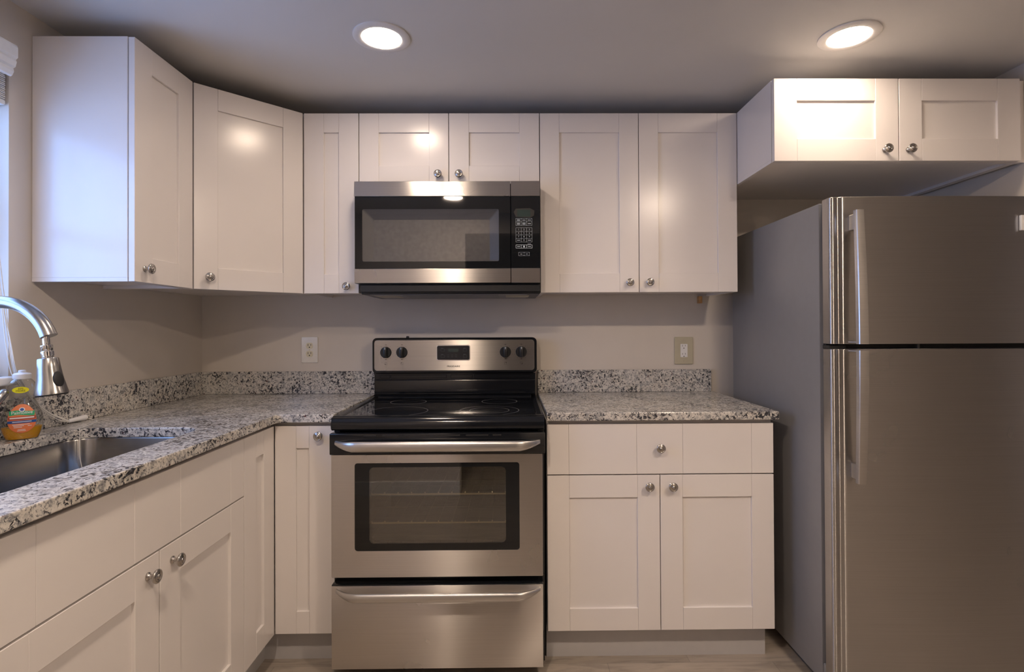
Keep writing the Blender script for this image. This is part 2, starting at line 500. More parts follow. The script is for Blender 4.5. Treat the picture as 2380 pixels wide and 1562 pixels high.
# 3-5 straight wall cabinets
def wall_cab(label, x0, x1, z0, depth_front, doors):
    c = thing('wall_cabinet', label, 'cabinet', (x0, 0.0, z0))
    yb = depth_front + 0.022
    b = B(); box(b, x0 + 0.0005, x1 - 0.0005, yb, -0.001, z0 + 0.012, Z1U, 0.0008)
    box(b, x0 + 0.0005, x0 + 0.0165, yb, -0.001, z0, z0 + 0.012); box(b, x1 - 0.0165, x1 - 0.0005, yb, -0.001, z0, z0 + 0.012)
    box(b, x0 + 0.0165, x1 - 0.0165, yb, yb + 0.019, z0, z0 + 0.012)
    part('cabinet_body', b, 'cab', c)
    for dx0, dx1, kx, kz, st in doors:
        door(c, fmat(dx0, depth_front, z0), dx1 - dx0, Z1U - z0 - 0.002, (kx - dx0, kz - z0), st, st)
    return c
wall_cab('narrow single door white wall cabinet left of the microwave', 0.611, 0.8430, Z0U, -0.324, [(0.6125, 0.8415, 0.7948, 1.4005, 0.083)])
wall_cab('short two door white wall cabinet directly above the microwave', 0.8435, 1.6060, 1.829, -0.324,
         [(0.8450, 1.2205, 1.1780, 1.8705, 0.0815), (1.2235, 1.6045, 1.2660, 1.8705, 0.0835)])
wall_cab('tall two door white wall cabinet between microwave and refrigerator', 1.6065, 2.4455, Z0U, -0.324,
         [(1.6080, 2.0245, 1.9825, 1.4122, 0.081), (2.0275, 2.4440, 2.0672, 1.4132, 0.082)])
c = wall_cab('deep two door white cabinet above the refrigerator', 2.4465, 3.3600, 1.829, -0.640,
             [(2.4480, 2.9060, 2.8545, 1.8690, 0.084), (2.9095, 3.3585, 2.9415, 1.8690, 0.084)])
b = B(); box(b, 3.3605, XR - 0.001, -0.617, -0.598, 1.829, Z1U); box(b, 3.3605, 3.372, -0.598, -0.001, 1.829, Z1U)
part('filler_strip', b, 'cab', c)

# base cabinets
ZB0, ZB1 = 0.115, 0.882
def base_shell(b, x0, x1, y0, y1, front_axis):
    """open-topped carcass"""
    t = 0.016
    box(b, x0, x1, y0, y1, ZB0, ZB0 + t)
    box(b, x0, x0 + t, y0, y1, ZB0 + t, ZB1); box(b, x1 - t, x1, y0, y1, ZB0 + t, ZB1)
    box(b, x0 + t, x1 - t, y1 - t, y1, ZB0 + t, ZB1); box(b, x0 + t, x1 - t, y0, y0 + t, ZB0 + t, ZB1)
DZ = 0.681 - ZB0
# right base
c = thing('base_cabinet', 'white base cabinet with one drawer and two doors right of the range', 'cabinet', (1.6085, 0.0, -0.012))
b = B(); base_shell(b, 1.6090, 2.4440, -0.6025, -0.001, 'y'); part('cabinet_body', b, 'cab', c)
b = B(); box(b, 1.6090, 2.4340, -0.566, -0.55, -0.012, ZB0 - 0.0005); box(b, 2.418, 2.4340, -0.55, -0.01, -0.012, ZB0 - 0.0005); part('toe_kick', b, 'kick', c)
slab(c, fmat(1.6105, -0.6245, 0.6855), 0.8325, 0.1835, [0.080, 0.3293, 0.4986, 0.7522], (0.4126, 0.097))
door(c, fmat(1.6105, -0.6245, ZB0), 0.4125, DZ, (0.3712, 0.528))
door(c, fmat(2.0260, -0.6245, ZB0), 0.4170, DZ, (0.0412, 0.5275))
# corner base with folding door
c = thing('base_cabinet', 'white corner base cabinet with folded narrow door left of the range', 'cabinet', (0.0, 0.0, -0.012))
b = B()
prism(b, [(0.001, -0.001), (0.001, -0.845), (0.596, -0.845), (0.596, -0.6025), (0.8395, -0.6025), (0.8395, -0.001)], 'z', ZB0, ZB1)
part('cabinet_body', b, 'cab', c)
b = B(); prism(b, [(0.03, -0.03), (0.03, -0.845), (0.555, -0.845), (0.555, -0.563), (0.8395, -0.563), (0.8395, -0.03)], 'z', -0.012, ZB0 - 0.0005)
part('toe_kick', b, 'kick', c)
door(c, fmat(0.6205, -0.6245, ZB0), 0.2175, 0.754, (0.1630, 0.720), 0.076, 0.094)
door(c, fmat(0.618, -0.8440, ZB0, PI / 2), 0.2170, 0.754, None, 0.080, 0.080)
# sink base
SY0 = -1.70
c = thing('base_cabinet', 'white sink base cabinet with two doors and false drawer front', 'cabinet', (0.0, -1.27, -0.012))
b = B(); base_shell(b, 0.001, 0.596, SY0, -0.846, 'x'); part('cabinet_body', b, 'cab', c)
b = B(); box(b, 0.54, 0.555, SY0, -0.846, -0.012, ZB0 - 0.0005); part('toe_kick', b, 'kick', c)
slab(c, fmat(0.618, SY0, 0.6855, PI / 2), -0.8465 - SY0, 0.1835, [0.0957, 0.3504, 0.5215, 0.7725])
door(c, fmat(0.618, SY0, ZB0, PI / 2), -1.2640 - SY0, DZ, (0.394, 0.523), 0.081, 0.084)
door(c, fmat(0.618, -1.2605, ZB0, PI / 2), 0.4135, DZ, (0.0465, 0.523))

# ------------------------------------------------------------------ worktops
ZC0, ZC1 = 0.884, 0.914
SINKX0, SINKX1, SINKY0, SINKY1, SINKR = 0.118, 0.516, -1.62, -0.886, 0.075
def sink_loop(off, z, r=None, n=8):
    return [(x, y, z) for x, y in rrect(SINKX0 - off, SINKX1 + off, SINKY0 - off, SINKY1 + off, (r or SINKR) + off, n)]
def slab_with_hole(outer, hole, z0, z1):
    bm = B()
    def ring(pts):
        v = [bm.verts.new((p[0], p[1], z1)) for p in pts]
        return [bm.edges.new((v[i], v[(i + 1) % len(v)])) for i in range(len(v))]
    es = ring(outer) + (ring(hole) if hole else [])
    r = bmesh.ops.triangle_fill(bm, use_beauty=True, use_dissolve=False, edges=es)
    fs = [g for g in r['geom'] if isinstance(g, bmesh.types.BMFace)]
    ex = bmesh.ops.extrude_face_region(bm, geom=fs)
    bmesh.ops.translate(bm, verts=[g for g in ex['geom'] if isinstance(g, bmesh.types.BMVert)], vec=(0, 0, z0 - z1))
    bmesh.ops.recalc_face_normals(bm, faces=bm.faces[:])
    return bm
outer = [(0.001, -0.001), (0.001, -1.80), (0.637, -1.80), (0.637, -0.656), (0.6405, -0.6475), (0.649, -0.6435), (0.8395, -0.6435), (0.8395, -0.001)]
bm = slab_with_hole(outer, [(p[0], p[1]) for p in sink_loop(0, 0)], ZC0, ZC1)
solo('countertop', bm, 'granite', 'speckled granite countertop around the sink, left of the range', 'countertop', bevel=0.0028)
b = B(); box(b, 1.6095, 2.4560, -0.6445, -0.001, ZC0, ZC1, 0.0028, seg=2)
solo('countertop', b, 'granite', 'short speckled granite countertop between range and refrigerator', 'countertop')
b = B(); box(b, 0.001, 0.0205, -1.80, -0.021, ZC1 + 0.0005, 1.0215, 0.001)
solo('backsplash', b, 'granite', 'low granite backsplash along the window wall behind the sink', 'backsplash')
b = B(); box(b, 0.001, 0.8395, -0.0205, -0.001, ZC1 + 0.0005, 1.0205, 0.001)
solo('backsplash', b, 'granite', 'low granite backsplash on the back wall left of the range', 'backsplash')
b = B(); box(b, 1.6095, 2.4431, -0.0205, -0.001, ZC1 + 0.0005, 1.0205, 0.001)
solo('backsplash', b, 'granite', 'low granite backsplash on the back wall right of the range', 'backsplash')

# sink
c = thing('kitchen_sink', 'undermount stainless steel sink set in the granite countertop', 'sink', (0.317, -1.25, 0.70))
b = B()
loft(b, [sink_loop(0.018, ZC0 - 0.003), sink_loop(0.018, ZC0 - 0.001), sink_loop(0.004, ZC0 - 0.001), sink_loop(0.002, ZC0 - 0.006), sink_loop(-0.004, 0.75),
         sink_loop(-0.008, 0.725), sink_loop(-0.020, 0.708), sink_loop(-0.040, 0.702), sink_loop(-0.12, 0.700, 0.13)], cap0=False, cap1=True)
part('basin', b, 'sink', c, smooth=True)
b = B(); lathe(b, [(0.055, 0.7005), (0.055, 0.703), (0.045, 0.7035), (0.040, 0.7015), (0.0, 0.7012)], Matrix.Translation((0.317, -1.25, 0)), 28)
part('drain', b, 'chrome', c, smooth=True)

# faucet
FX, FY = 0.0716, -1.23
c = thing('kitchen_faucet', 'brushed steel pull down kitchen faucet arching over the sink', 'faucet', (FX, FY, ZC1))
b = B(); lathe(b, [(0.028, ZC1 + 0.0005), (0.028, ZC1 + 0.006), (0.0235, ZC1 + 0.012), (0.0225, 1.06), (0.020, 1.072), (0.0175, 1.08), (0.0, 1.08)], Matrix.Translation((FX, FY, 0)), 28)
part('faucet_body', b, 'faucet', c, smooth=True)
R = 0.1284
zc = 1.2927 - R
path = [(FX, FY, 1.07), (FX, FY, 1.12)]
for i in range(25):
    t = math.radians(-90 + (90 + 70.8) * i / 24)
    path.append((FX + R + R * math.sin(t), FY, zc + R * math.cos(t)))
b = B(); tube(b, path, [0.0155] * (len(path) - 6) + [0.0158, 0.0162, 0.0166, 0.0170, 0.0174, 0.0178], 24)
part('spout', b, 'faucet', c, smooth=True)
tip = Vector(path[-1])
axis = Vector((math.sin(math.radians(6)), 0, -math.cos(math.radians(6))))
Rm = axis.to_track_quat('Z', 'Y').to_matrix().to_4x4()
Tm = Matrix.Translation(tip + Vector((-0.008, 0, 0.0))) @ Rm
b = B(); lathe(b, [(0.0075, -0.004), (0.0075, 0.025)], Tm, 16)
part('hose', b, 'chrome', c, smooth=True)
b = B(); lathe(b, [(0.010, 0.022), (0.0125, 0.023), (0.0125, 0.0345), (0.0115, 0.036), (0.0115, 0.0375), (0.0132, 0.0385), (0.0132, 0.050), (0.011, 0.0515), (0.0125, 0.053), (0.0125, 0.057)], Tm, 24)
part('connector', b, 'chrome', c, smooth=True)
b = B(); lathe(b, [(0.0185, 0.055), (0.0205, 0.056), (0.0215, 0.058), (0.0235, 0.080), (0.027, 0.108), (0.0315, 0.130), (0.0345, 0.143), (0.0348, 0.146), (0.033, 0.147)], Tm, 32)
sh = part('spray_head', b, 'faucet', c, smooth=True)
b = B(); lathe(b, [(0.0325, 0.1465), (0.0325, 0.1495), (0.0, 0.150)], Tm, 32)
part('spray_face', b, 'rubber', sh, smooth=True)
a = math.radians(-14)
bp = Tm @ Vector((0, 0, 0.108)) + Vector((math.cos(a) * 0.0270, math.sin(a) * 0.0270, 0))
b = B(); bmesh.ops.create_uvsphere(b, u_segments=20, v_segments=12, radius=1.0)
bmesh.ops.transform(b, verts=b.verts[:], matrix=Matrix.Translation(bp) @ Matrix.Rotation(a, 4, 'Z') @ Matrix.Rotation(math.radians(-13), 4, 'Y') @ Matrix.Diagonal((0.0052, 0.0125, 0.0205, 1)))
part('spray_button', b, 'rubber', sh, smooth=True)
b = B(); tube(b, smooth_path([(FX, FY + 0.015, 1.02), (FX, FY + 0.042, 1.022), (FX + 0.001, FY + 0.075, 1.005), (FX + 0.002, FY + 0.115, 1.018), (FX + 0.004, -1.0900, 1.046), (FX + 0.004, -1.0800, 1.0500)], 6),
              [0.016] * 7 + [0.0155, 0.014, 0.0125, 0.0115, 0.011, 0.0105] + [0.0105] * 6 + [0.0108, 0.0112, 0.0116, 0.012, 0.0122, 0.0122] + [0.012, 0.0115, 0.0105, 0.009, 0.0065, 0.002], 18)
part('lever', b, 'faucet', c, smooth=True)

# ------------------------------------------------------------------ blind with its cord
c = thing('window_blind', 'raised white slat blind with moulded valance in the window', 'blind', (0.03, -1.47, 1.95))
VY0, VY1 = -1.90, -1.042
prof = [(0.0005, 2.040), (0.070, 2.036), (0.0725, 2.030), (0.0725, 2.002), (0.066, 1.996), (0.069, 1.990), (0.0655, 1.976), (0.0590, 1.972), (0.0610, 1.962), (0.0560, 1.952), (0.051, 1.949), (0.045, 1.951), (0.045, 2.022), (0.0005, 2.024)]
b = B(); prism(b, [(x, z) for x, z in prof], 'y', VY0, VY1)
part('valance', b, 'blind', c)
b = B(); box(b, -0.06, -0.006, WY0 + 0.006, WY1 - 0.004, 1.975, 2.019, 0.002)
hr = part('head_rail', b, 'blind', c)
b = B()
for i in range(13):
    z = 1.902 + i * 0.0056
    box(b, -0.060 + 0.001 * (i % 3), -0.006 + 0.001 * (i % 2), WY0 + 0.008, WY1 - 0.005, z, z + 0.0034, 0.0008)
part('slat_stack', b, 'blind', c)
b = B(); box(b, -0.061, -0.004, WY0 + 0.008, WY1 - 0.005, 1.884, 1.900, 0.004, seg=2)
part('bottom_rail', b, 'blind', c)
b = B()
cp = [(0.010, -1.055, 1.90), (0.016, -1.050, 1.55), (0.026, -1.043, 1.38), (0.030, -1.032, 1.281), (0.037, -1.026, 1.194), (0.054, -1.028, 1.105), (0.056, -1.006, 1.062), (0.040, -0.955, 1.006), (0.036, -0.894, 0.957), (0.0365, -0.845, 0.930), (0.037, -0.8195, 0.9255)]
for k in range(4):
    pp = [(x + 0.002 * math.sin(k * 2 + i) * (1 if 0 < i < 8 else .15), y - 0.006 * k * (1 - i / 10.0) + 0.004 * math.sin(k * 1.7) * (i > 3) * (i < 10), z + (0.004 * k if 6 < i < 10 else 0)) for i, (x, y, z) in enumerate(cp)]
    tube(b, smooth_path(pp, 6), 0.0013, 6)
part('lift_cord', b, 'cord', c, smooth=True)
b = B(); t0 = Vector((0.037, -0.821, 0.9255)); t1 = Vector((0.037, -0.752, 0.9265))
q = (t1 - t0).to_track_quat('Z', 'Y').to_matrix().to_4x4()
lathe(b, [(0.0045, 0.0), (0.0058, 0.004), (0.0066, 0.018), (0.0085, 0.050), (0.0092, 0.064), (0.0088, 0.069), (0.0, 0.0695)], Matrix.Translation(t0) @ q, 20)
part('tassel', b, 'whitep', c, smooth=True)
b = B(); tube(b, smooth_path([(0.037, -0.752, 0.9265), (0.052, -0.742, 0.918), (0.085, -0.765, 0.9153), (0.112, -0.815, 0.9155), (0.130, -0.880, 0.9157), (0.1425, -0.9105, 0.9158), (0.1500, -0.9180, 0.909), (0.152, -0.921, 0.86), (0.156, -0.923, 0.82), (0.166, -0.920, 0.77)], 6), 0.0009, 5)
part('loose_string', b, 'cord', c, smooth=True)

# ------------------------------------------------------------------ soap bottle
BX, BY = 0.0925, -1.050
BZ = ZC1 + 0.0006
ba = math.radians(42)
c = thing('soap_bottle', 'clear dish soap bottle with orange label beside the faucet', 'bottle', (BX, BY, BZ))
PR = [(0.0, 0.0365), (0.003, 0.0392), (0.018, 0.0455), (0.036, 0.0505), (0.055, 0.0500), (0.070, 0.0475), (0.090, 0.0400), (0.107, 0.0325), (0.120, 0.0295), (0.133, 0.0305),
      (0.146, 0.0335), (0.155, 0.0330), (0.163, 0.0285), (0.169, 0.0215), (0.172, 0.0180), (0.176, 0.0172)]
PR = [(z, w * 0.92) for z, w in PR]
def bw(z):
    for (z0, w0), (z1, w1) in zip(PR[:-1], PR[1:]):
        if z <= z1: return w0 + (w1 - w0) * (z - z0) / (z1 - z0)
    return PR[-1][1]
def bdep(z):
    w = bw(z)
    return w * (0.60 if z < 0.15 else 0.60 + 0.40 * min(1, (z - 0.15) / 0.02))
BM_ = Matrix.Translation((BX, BY, BZ)) @ Matrix.Rotation(ba, 4, 'Z')
def oval(z, k=1.0, n=40):
    w, d = bw(z) * k, bdep(z) * k
    o = []
    for i in range(n):
        t = 2 * PI * i / n
        ce, se = math.cos(t), math.sin(t)
        o.append(BM_ @ Vector((w * math.copysign(abs(ce) ** 0.85, ce), d * math.copysign(abs(se) ** 0.85, se), z)))
    return o
zs = [0.0, 0.003] + [0.010 + 0.006 * i for i in range(28)]
b = B(); loft(b, [oval(z) for z in zs if z <= 0.176], cap1=False)
part('bottle_shell', b, 'bottle', c, smooth=True, label='clear plastic shell')
b = B(); loft(b, [oval(z, 0.955) for z in (0.002, 0.005, 0.012, 0.02, 0.028, 0.034)])
part('liquid_soap', b, 'soap', c, smooth=True, label='amber liquid in the bottom')
b = B(); lathe(b, [(0.0195, 0.170), (0.0205, 0.172), (0.0205, 0.183), (0.018, 0.1855), (0.012, 0.187), (0.0085, 0.188), (0.0085, 0.193), (0.006, 0.1945), (0, 0.1945)], BM_, 28)
part('cap', b, 'whitep', c, smooth=True, label='white cap')
def onb(u, z, off):
    w, d = bw(z), bdep(z)
    t = max(-0.98, min(0.98, u / w))
    y = -d * (1 - abs(t) ** 2.35) ** (0.425)
    return BM_ @ Vector((u, y - off, z))
def patch(bm, f, nu, nv, off):
    g = [[bm.verts.new(onb(*f(i / nu, j / nv), off)) for i in range(nu + 1)] for j in range(nv + 1)]
    for j in range(nv):
        for i in range(nu):
            bm.faces.new((g[j][i], g[j][i + 1], g[j + 1][i + 1], g[j + 1][i]))
def disc(bm, cu, cz, ru, rz, off, n=36, rings=5, egg=0.0):
    ctr = bm.verts.new(onb(cu, cz, off)); prev = None
    for k in range(1, rings + 1):
        s = k / rings
        cur = [bm.verts.new(onb(cu + ru * s * math.cos(2 * PI * i / n) * (1 - egg * math.sin(2 * PI * i / n)), cz + rz * s * math.sin(2 * PI * i / n), off)) for i in range(n)]
        for i in range(n):
            j = (i + 1) % n
            if prev is None: bm.faces.new((ctr, cur[i], cur[j]))
            else: bm.faces.new((prev[i], cur[i], cur[j], prev[j]))
        prev = cur
b = B(); disc(b, 0.0, 0.060, 0.0300, 0.040, 0.0006, egg=0.12)
lab = part('label_sticker', b, 'labelo', c, smooth=True, label='orange oval front label')
b = B(); patch(b, lambda u, v: (-0.0265 + 0.053 * u, 0.0690 + 0.0125 * v + 0.002 * math.sin(u * 5)), 14, 3, 0.0010)
part('green_band', b, 'labelg', lab, smooth=True, label='green brand band')
b = B(); patch(b, lambda u, v: (-0.0300 + 0.060 * u, 0.0475 + 0.0075 * v), 14, 3, 0.0010)
part('blue_band', b, 'labelb', lab, smooth=True, label='blue band')
b = B(); patch(b, lambda u, v: (-0.0290 + 0.058 * u, 0.0570 + 0.0090 * v), 14, 3, 0.0009)
part('red_band', b, 'labelr', lab, smooth=True, label='dark red band')
b = B()
patch(b, lambda u, v: (-0.0255 + 0.051 * u, 0.0605 + 0.0035 * v), 12, 1, 0.0014)
patch(b, lambda u, v: (-0.0200 + 0.040 * u, 0.0505 + 0.0018 * v), 12, 1, 0.0014)
for z, a0, a1 in ((0.0430, -0.020, 0.016), (0.0395, -0.018, 0.004), (0.0385, 0.012, 0.020), (0.0355, -0.017, 0.000), (0.0290, -0.009, 0.007), (0.0255, -0.010, 0.008)):
    patch(b, lambda u, v: (a0 + (a1 - a0) * u, z + 0.0016 * v), 8, 1, 0.0014)
disc(b, 0.0, 0.0850, 0.0065, 0.0060, 0.0012, 20, 2)
part('white_print', b, 'labelw', lab, smooth=True, label='white print lines')
b = B(); disc(b, 0.0, 0.0852, 0.0042, 0.0040, 0.0016, 16, 2)
part('crest', b, 'labelb', lab, smooth=True, label='small blue crest')
def text_on_bottle(body, size, cu, cz, off):
    bm = B(); text_into(bm, body, size, Matrix(), 0.0)
    bmesh.ops.triangulate(bm, faces=bm.faces[:])
    bmesh.ops.subdivide_edges(bm, edges=[e for e in bm.edges if e.calc_length() > 0.004], cuts=1)
    for v in bm.verts: v.co = onb(cu + v.co.x, cz + v.co.y, off)
    return bm
part('brand_lettering', text_on_bottle('Palmolive', 0.0118, 0.0, 0.0765, 0.0015), 'labelw', lab, label='white lettering on the green band')
b = B(); disc(b, -0.003, 0.1395, 0.0178, 0.0088, 0.0006)
st = part('yellow_sticker', b, 'labely', c, smooth=True, label='yellow oval sticker on the shoulder')
b = text_on_bottle('20%', 0.0072, -0.003, 0.1430, 0.0012); b2 = text_on_bottle('MORE', 0.0075, -0.003, 0.1368, 0.0012)
me = bpy.data.meshes.new('t'); b2.to_mesh(me); b2.free(); b.from_mesh(me); bpy.data.meshes.remove(me)
part('sticker_lettering', b, 'print', st, label='dark lettering')

# ------------------------------------------------------------------ range
RX0, RX1 = 0.8425, 1.5995
RC = (RX0 + RX1) / 2
YD = -0.690
c = thing('kitchen_range', 'stainless and black electric range with smooth glass cooktop', 'range', (RC, -0.35, -0.012))
b = B()
t = 0.02
box(b, RX0, RX0 + t, -0.645, -0.03, 0.04, 0.885); box(b, RX1 - t, RX1, -0.645, -0.03, 0.04, 0.885)
box(b, RX0 + t, RX1 - t, -0.05, -0.03, 0.04, 0.885); box(b, RX0 + t, RX1 - t, -0.645, -0.05, 0.04, 0.06)
box(b, RX0 + t, RX1 - t, -0.645, -0.05, 0.330, 0.345); box(b, RX0 + t, RX1 - t, -0.645, -0.05, 0.855, 0.885)
box(b, RX0 + t, RX1 - t, -0.645, -0.63, 0.06, 0.330)
part('range_body', b, 'blackm', c)
# oven cavity
b = B(); cx0, cx1, cz0, cz1, cyb = 0.93, 1.512, 0.40, 0.80, -0.12
for q in (((cx0, -0.64, cz0), (cx1, -0.64, cz0), (cx1, cyb, cz0), (cx0, cyb, cz0)), ((cx0, -0.64, cz1), (cx0, cyb, cz1), (cx1, cyb, cz1), (cx1, -0.64, cz1)),
          ((cx0, -0.64, cz0), (cx0, cyb, cz0), (cx0, cyb, cz1), (cx0, -0.64, cz1)), ((cx1, -0.64, cz0), (cx1, -0.64, cz1), (cx1, cyb, cz1), (cx1, cyb, cz0)),
          ((cx0, cyb, cz0), (cx1, cyb, cz0), (cx1, cyb, cz1), (cx0, cyb, cz1))):
    b.faces.new([b.verts.new(p) for p in q])
part('oven_cavity', b, 'cavity', c)
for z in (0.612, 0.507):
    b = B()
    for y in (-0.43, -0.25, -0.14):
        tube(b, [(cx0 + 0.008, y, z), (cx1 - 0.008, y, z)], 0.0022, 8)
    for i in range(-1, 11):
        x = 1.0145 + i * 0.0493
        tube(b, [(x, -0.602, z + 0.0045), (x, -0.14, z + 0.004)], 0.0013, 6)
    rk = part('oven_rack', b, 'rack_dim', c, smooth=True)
    b = B(); tube(b, [(cx0 + 0.008, -0.605, z), (cx1 - 0.008, -0.605, z)], 0.0032, 8)
    for i in range(-1, 11):
        x = 1.0145 + i * 0.0493
        tube(b, [(x, -0.612, z + 0.0085), (x, -0.606, z + 0.0050), (x, -0.600, z + 0.0045)], [0.0026, 0.0020, 0.0014], 6)
    part('front_rod', b, 'rack', rk, smooth=True)
# cooktop frame: rim with rolled front edge
ZT = 0.905
b = B()
sec = [(-0.640, 0.868), (-0.640, 0.905), (-0.652, 0.9115), (-0.668, 0.911), (-0.681, 0.905), (-0.690, 0.894), (-0.693, 0.880), (-0.690, 0.868), (-0.684, 0.863), (-0.655, 0.863)]
prism(b, sec, 'x', RX0 + 0.002, RX1 - 0.002)
for x0, x1 in ((RX0 - 0.0005, RX0 + 0.026), (RX1 - 0.026, RX1 + 0.0005)):
    inn = x1 if x0 < RC else x0; out = x0 if x0 < RC else x1
    prism(b, [(out, 0.886), (out, 0.905), (out + (inn - out) * 0.2, 0.9105), (out + (inn - out) * 0.6, 0.9105), (inn, 0.904), (inn, 0.886)], 'y', -0.640, -0.075)
prism(b, [(-0.115, 0.886), (-0.115, 0.904), (-0.108, 0.912), (-0.096, 0.916), (-0.080, 0.917), (-0.075, 0.886)], 'x', RX0 + 0.026, RX1 - 0.026)
part('cooktop_frame', b, 'black', c, smooth=True, bevel=0.002)
b = B(); box(b, RX0 + 0.0265, RX1 - 0.0265, -0.6395, -0.1155, 0.886, ZT - 0.001, 0.0)
gt = part('cooktop_glass', b, 'glasstop', c)
def ring(bm, cx, cy, r, w, z, n=72):
    A = [[bm.verts.new((cx + rr * math.cos(2 * PI * i / n), cy + rr * math.sin(2 * PI * i / n), z)) for i in range(n)] for rr in (r - w, r)]
    for i in range(n):
        j = (i + 1) % n
        bm.faces.new((A[0][i], A[1][i], A[1][j], A[0][j]))
for cx, cy, rs in ((1.045, -0.510, (0.113,)), (1.035, -0.250, (0.077,)), (1.396, -0.505, (0.115, 0.077)), (1.430, -0.250, (0.077,))):
    b = B()
    for r in rs: ring(b, cx, cy, r, 0.0016, ZT - 0.0008)
    part('burner_ring', b, 'ring', gt)
# backguard
b = B(); prism(b, rrect(RX0 - 0.004, RX1 + 0.002, 1.014, 1.1795, 0.020), 'y', -0.096, -0.012)
part('backguard', b, 'black', c, smooth=True, bevel=0.005)
b = B(); box(b, RX0 + 0.002, RX1 - 0.004, -0.080, -0.012, 0.886, 1.013)
for x0, x1 in ((RX0 + 0.030, RX0 + 0.075), (RX0 + 0.080, 1.18), (1.20, 1.30), (1.31, RX1 - 0.03)): box(b, x0, x1, -0.0835, -0.080, 0.991, 1.007, 0.001)
part('backguard_riser', b, 'black', c)
b = B(); prism(b, [(-0.0805, 0.985), (-0.092, 0.985), (-0.094, 0.980), (-0.094, 0.930), (-0.100, 0.922), (-0.100, 0.917), (-0.0805, 0.917)], 'x', RX0 + 0.006, RX1 - 0.008)
part('vent_trim', b, 'black', c, smooth=True, bevel=0.002)
b = B(); prism(b, rrect(0.8485, 1.5900, 1.0275, 1.1690, 0.014), 'y', -0.0995, -0.0955)
cp_ = part('control_panel', b, 'steel', c, bevel=0.001)
for kx in (0.9025, 0.9765, 1.4555, 1.5295):
    b = B(); m_ = Matrix.Translation((kx, -0.0995, 1.1125)) @ Matrix.Rotation(PI / 2, 4, 'X')
    lathe(b, [(0.0262, 0.0002), (0.0262, 0.003), (0.0250, 0.006), (0.0235, 0.0075), (0.0, 0.0075)], m_, 32)
    box(b, kx - 0.0078, kx + 0.0078, -0.124, -0.1065, 1.1125 - 0.0245, 1.1125 + 0.0245, 0.003, seg=2)
    k_ = part('control_knob', b, 'blackm', c, smooth=True)
    b = B(); box(b, kx - 0.0015, kx + 0.0015, -0.1245, -0.1236, 1.1125 + 0.014, 1.1125 + 0.0235)
    part('pointer_mark', b, 'printw', k_)
for kx, dx, dz in ((0.9025, -.003, -.003), (0.9765, -.003, .003), (1.4555, .003, .003), (1.5295, .003, -.003)):
    b = B()
    for i in range(9):
        a = math.radians(90 + (i + 1) * 36)
        x, z = kx + 0.0325 * math.cos(a), 1.1125 + 0.0325 * math.sin(a)
        box(b, x - 0.0008, x + 0.0008, -0.0999, -0.0994, z - 0.0008, z + 0.0008)
    for q in (0.034, -0.0335): box(b, kx - 0.004, kx + 0.004, -0.0999, -0.0994, 1.1125 + q, 1.1125 + q + 0.002)
    s = 0.005; z = 1.0605
    for q in ((-s, s, -s, -s + .0006), (-s, s, s - .0006, s), (-s, -s + .0006, -s, s), (s - .0006, s, -s, s)): box(b, kx + q[0], kx + q[1], -0.0999, -0.0994, z + q[2], z + q[3])
    box(b, kx + dx - .0016, kx + dx + .0016, -0.0999, -0.0994, 1.0605 + dz - .0016, 1.0605 + dz + .0016)
    part('dial_marking', b, 'print', cp_)
b = B(); text_into(b, 'FRIGIDAIRE', 0.0125, front(1.2150, -0.0998, 1.0465) @ Matrix.Diagonal((0.95, 0.85, 1, 1)), bold=0.025)
part('brand_lettering', b, 'print', cp_)
b = B(); prism(b, rrect(1.1360, 1.2925, 1.0735, 1.1460, 0.009), 'y', -0.1015, -0.0990)
part('display_bezel', b, 'chrome', cp_, smooth=False, bevel=0.0012)
b = B(); prism(b, rrect(1.1395, 1.2890, 1.0770, 1.1425, 0.007), 'y', -0.1025, -0.1010)
dp = part('display_panel', b, 'blackm', cp_)
for x in (1.1570, 1.2600):
    b = B()
    for z in (1.1165, 1.0880):
        for q in ((0, .017, 0, .0006), (0, .017, .011, .0116), (0, .0006, 0, .0116), (.0164, .017, 0, .0116)): box(b, x + q[0], x + q[1], -0.1029, -0.1024, z + q[2], z + q[3])
        box(b, x + .001, x + .011, -0.1029, -0.1024, z + .0135, z + .0153)
    part('button_print', b, 'printd', dp)
b = B()
for x in (1.186, 1.204, 1.222):
    box(b, x, x + .010, -0.1029, -0.1024, 1.0905, 1.0915); box(b, x, x + .010, -0.1029, -0.1024, 1.0985, 1.0995)
part('button_print', b, 'printd', dp)
b = B(); box(b, 1.1905, 1.2385, -0.1030, -0.1024, 1.1135, 1.1300)
part('clock_window', b, 'lcd', dp)
b = B(); tube(b, [(0.994, -0.050, 1.1785), (0.994, -0.050, 1.187)], [0.008, 0.006], 12)
part('top_clip', b, 'rubber', c)
# oven door
od = None
b = B()
box(b, RX0 - 0.002, RX1 - 0.0005, -0.694, -0.650, 0.7785, 0.8535, 0.003, seg=2)
od = part('oven_door', b, 'black', c, smooth=True)
b = B()
for x0, x1 in ((0.96, 1.005), (1.025, 1.085), (1.105, 1.19), (1.21, 1.30), (1.32, 1.40), (1.415, 1.445)):
    box(b, x0, x1, -0.6950, -0.6935, 0.8435, 0.8480)
part('vent_slots', b, 'slot', od)
